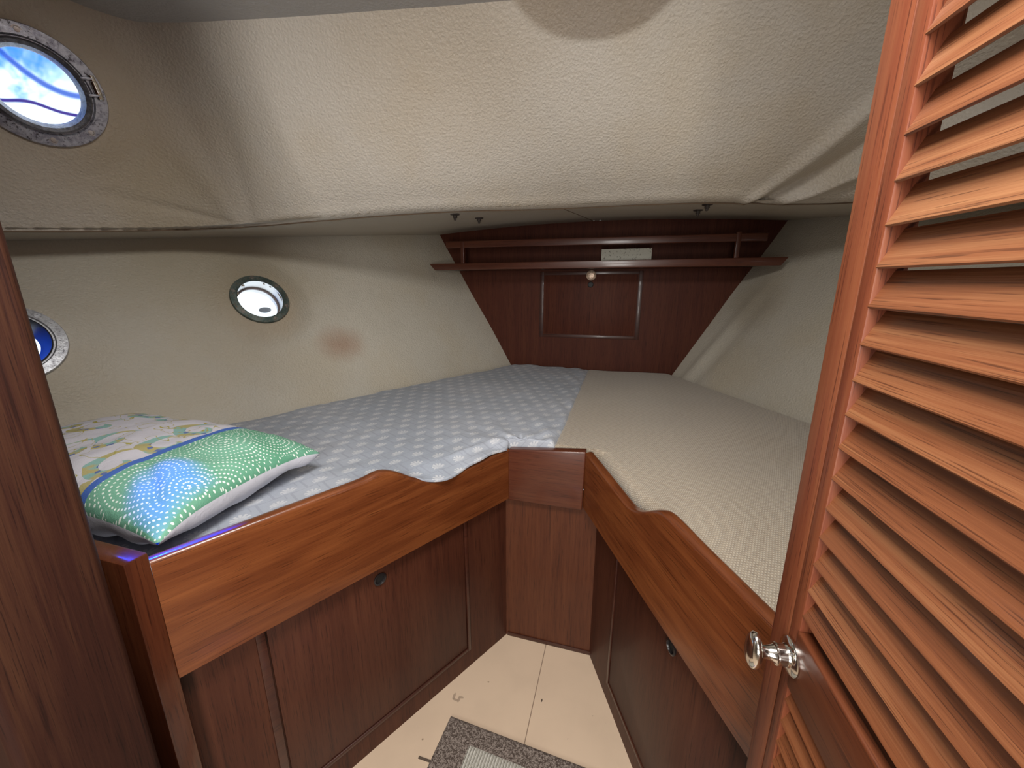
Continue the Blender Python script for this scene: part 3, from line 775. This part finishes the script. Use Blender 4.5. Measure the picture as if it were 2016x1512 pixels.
for lo, hi in (((-.303, 2.3365, .921), (-.280, 2.341, 1.306)), ((.260, 2.3365, .921), (.283, 2.341, 1.306)), ((-.280, 2.3365, .921), (.260, 2.341, .939)), ((-.280, 2.3365, 1.288), (.260, 2.341, 1.306))):
    box('moulding', lo, hi, dark_wood, None, t, .0012, 2)
Mk = Matrix.Translation((-.004, 2.3375, 1.232)) @ Matrix.Rotation(R(90), 4, 'X')
h = lathe('finger_hole', [(0, .0005), (.013, .0005), (.015, .002), (.0165, .001), (.0165, -.002)], black, Mk, t, 24); tag(h, 'small black finger hole')
o = lathe('turn_button', [(0, .010), (.014, .0095), (.025, .006), (.028, .003), (.028, .0), (.010, 0), (.010, -.012), (0, -.012)], brass, Matrix.Translation((-.002, 2.326, 1.283)) @ Matrix.Rotation(R(90), 4, 'X'), t, 32)
tag(o, 'round brass turn button')

# fasteners under the deck
dark_steel = plain('dark_steel', (.10, .085, .08), .45, .6)
def fastener(x, y, label):
    z = zdeck(x, y)
    t = empty('ceiling_fastener', (x, y, z)); tag(t, label, 'fastener', 'metal fasteners on the deck underside')
    Mt = Matrix.Translation((x, y, z-.001))
    lathe('flange', [(0, 0), (.019, 0), (.019, -.003), (.008, -.005), (0, -.005)], dark_steel, Mt, t, 24)
    lathe('stud', [(.009, -.003), (.0095, -.014), (.0055, -.015), (.0055, -.022), (.003, -.024), (0, -.024)], dark_steel, Mt, t, 18)
fastener(-.500, 1.56, 'metal stud fastener nearest the left end of the deck underside, closer to the padded liner')
fastener(-.470, 1.76, 'metal stud fastener at left under the deck, nearer the shelf')
fastener(.463, 1.90, 'metal stud fastener at right under the deck, nearer the shelf')
fastener(.463, 1.70, 'metal stud fastener at right under the deck, closer to the padded liner')
for i, (x, y) in enumerate(((.00, 2.30), (.035, 2.30), (-1.33, .96), (-1.10, 1.24))):
    o = lathe('screw', [(0, -.001), (.006, -.001), (.006, -.003), (0, -.005)], white_cloth if i < 2 else steel_dull, Matrix.Translation((x, y, zdeck(x, y)+.001)), None, 12)
    tag(o, ['tiny white screw cap under the deck above the shelf, left of two', 'tiny white screw cap under the deck above the shelf, right of two', 'small screw head on the deck underside above the half hidden porthole', 'small screw head on the deck underside above the small porthole'][i], 'screw')

# ------------------------------------------------------------------ floor details, rug
o = box('trim_3', (-.0012, .10, -.001), (.0012, 1.079, .0004), plain('seam_dark', (.25, .17, .12), .8), Matrix.Translation((.0, 0, 0)), None, 0); tag(o, None, None, None, 'structure')
t = empty('rug', (0, .40, 0)); t.rotation_euler = (0, 0, 0)
tag(t, 'small grey-brown tweed rug with a ribbed cream centre, on the cabin floor', 'rug')
Mr = frame((-.222, .775, .0), (.997, -.052, 0), (0, 0, 1))
def rugpart(name, x0, y0, x1, y1, z0, z1, mat, amp):
    nx, ny = int((x1-x0)/.006)+2, int((y1-y0)/.006)+2
    def f(a, b):
        x = x0+(x1-x0)*a; y = y0+(y1-y0)*b; e = min(x-x0, x1-x, y-y0, y1-y)
        return Vector((x, y, z0 if e < 1e-6 else z1+amp*noise.noise(Vector((x*170, y*170, 0)))-max(0, .004-e)*.3))
    return link(name, grid(f, nx, ny), mat, Mr, t, 'all')
rugpart('border', 0, -.66, .44, 0, .0008, .0072, rug_border, .0011)
rugpart('centre', .082, -.60, .36, -.052, .0068, .0088, rug_centre, .0007)
M1 = plain('hatch_edge', (.10, .07, .05), .6)
o = box('floor_ring', (-.262, .656, 0), (-.226, .662, .0012), M1, None, None, 0)
o.name = 'floor_hatch_edge'; tag(o, 'short dark metal edge strip on the floor left of the rug', 'strip')

# ------------------------------------------------------------------ louvred door
cp, spn = math.cos(R(13.7)), math.sin(R(13.7)); ct, st = math.cos(R(15.7)), math.sin(R(15.7))
def cam2w(c):
    x = c[0]; y = c[2]*cp-c[1]*spn; z = -c[2]*spn-c[1]*cp
    return Vector((x*ct-y*st, x*st+y*ct, z))
E1 = cam2w(((1170.5-1008)/FPX, (554.1-756)/FPX, 1)).normalized()              # towards the free edge
E2 = cam2w(((1085.7-1008)/FPX, (3038.5-756)/FPX, 1)); E2 = (E2-E1*E1.dot(E2)).normalized()   # down
N = E1.cross(E2)
if N.x < 0: N = -N                                                            # away from the viewer
P0 = CAM+cam2w(((1611-1008)/FPX, (750-756)/FPX, 1))*.36
DM = Matrix((-E1, N, -E2)).transposed().to_4x4(); DM.translation = P0        # local X from free edge to hinge, Y through, Z up
DW, DT = .36, .021
ZT, ZB = .60, -1.06
S0, T0, PITCH = .0507, .2469, .02948
base = DM @ Vector((DW/2, DT/2, ZB))
t = empty('louvred_door', base); tag(t, 'mahogany louvred door standing open at right, with many slanted slats', 'door')
box('stile', (0, 0, ZB), (.0305, DT, ZT), stile_wood, DM, t, .0015)
box('stile', (.0315, 0, ZB), (S0-.004, DT, ZT), stile_wood, DM, t, .0015)
box('stile', (DW-.045, 0, ZB), (DW, DT, ZT), stile_wood, DM, t, .0015)
def cross(name, z0, z1, y0=.0, y1=None): return box(name, (S0-.0045, y0, z0), (DW-.045, DT if y1 is None else y1, z1), stile_wood_x, DM, t, .002, 3)
stile_wood_x = wood('mahogany_lock_rail', (.13, .028, .009), (.18, .042, .013), (.25, .07, .022), .46, .0, spec=.35)
MZ1, MZ0 = -.2415, -.3104
cross('top_rail', ZT-.09, ZT); cross('bottom_rail', ZB, ZB+.11)
cross('lock_rail', MZ0, MZ1, -.0015)
# one slat, then copies
SD, SH, TH = .0125, .0275, .0052
pts = [(.0005, .000), (.0012, -.0006), (.0035, .0008), (.0035+SD-.002, SH*.99-.0010), (SD, SH+.0006), (SD-.003, SH), (.0003, .0022)]
pts = [(.0000, .0010), (.0012, -.0004), (.0036, .0006), (SD+.0040, SH-.0015), (SD+.0036, SH), (SD, SH), (.0004, .0026)]
def slat_bm():
    L = DW-.045-S0+.010
    bm = bmesh.new(); a = [bm.verts.new((-L/2, y, z)) for y, z in pts]; b = [bm.verts.new((L/2, y, z)) for y, z in pts]
    bm.faces.new(a); bm.faces.new(b)
    for i in range(len(pts)): bm.faces.new((a[i], b[i], b[(i+1) % len(pts)], a[(i+1) % len(pts)]))
    return bm
xm = (S0-.005+DW-.040)/2
zs = []
k = -12
while True:
    z = T0-PITCH*k
    k += 1
    if z+SH > ZT-.09: continue
    if z < MZ1+.002: break
    zs.append(z)
z = -.3310
while z > ZB+.115: zs.append(z); z -= PITCH
proto = None
for z in zs:
    Ms = DM @ Matrix.Translation((xm, 0, z))
    if proto is None: proto = link('slat', slat_bm(), slat_wood, Ms, t, True, 25)
    else:
        s = proto.copy(); C.objects.link(s); s.parent = t; s.matrix_basis = Wm[t.name].inverted() @ Ms
# knob: round rose, stepped stem, oval head
KM = DM @ Matrix.Translation((.044, -.0015, -.2757)) @ Matrix.Rotation(R(90), 4, 'X')
kn = lathe('door_knob', [(0, 0), (.0185, 0), (.0185, .0016), (.0165, .0032), (.0112, .0044), (.0108, .0060), (.0103, .0062), (.0100, .0128), (.0106, .0132), (.0104, .0146), (.0088, .0150), (.0074, .0180), (.0063, .0225), (.0062, .0265), (.0075, .0290), (0, .0290)], chrome, KM, t, 40, ang=50)
tag(kn, 'chrome door knob with round rose')
lathe('knob_head', [(0, .0275), (.0070, .0278), (.0150, .0292), (.0185, .0318), (.0190, .0345), (.0175, .0372), (.0130, .0395), (.0060, .0407), (0, .041)], chrome, KM, kn, 40, .72, 1.08, ang=60)
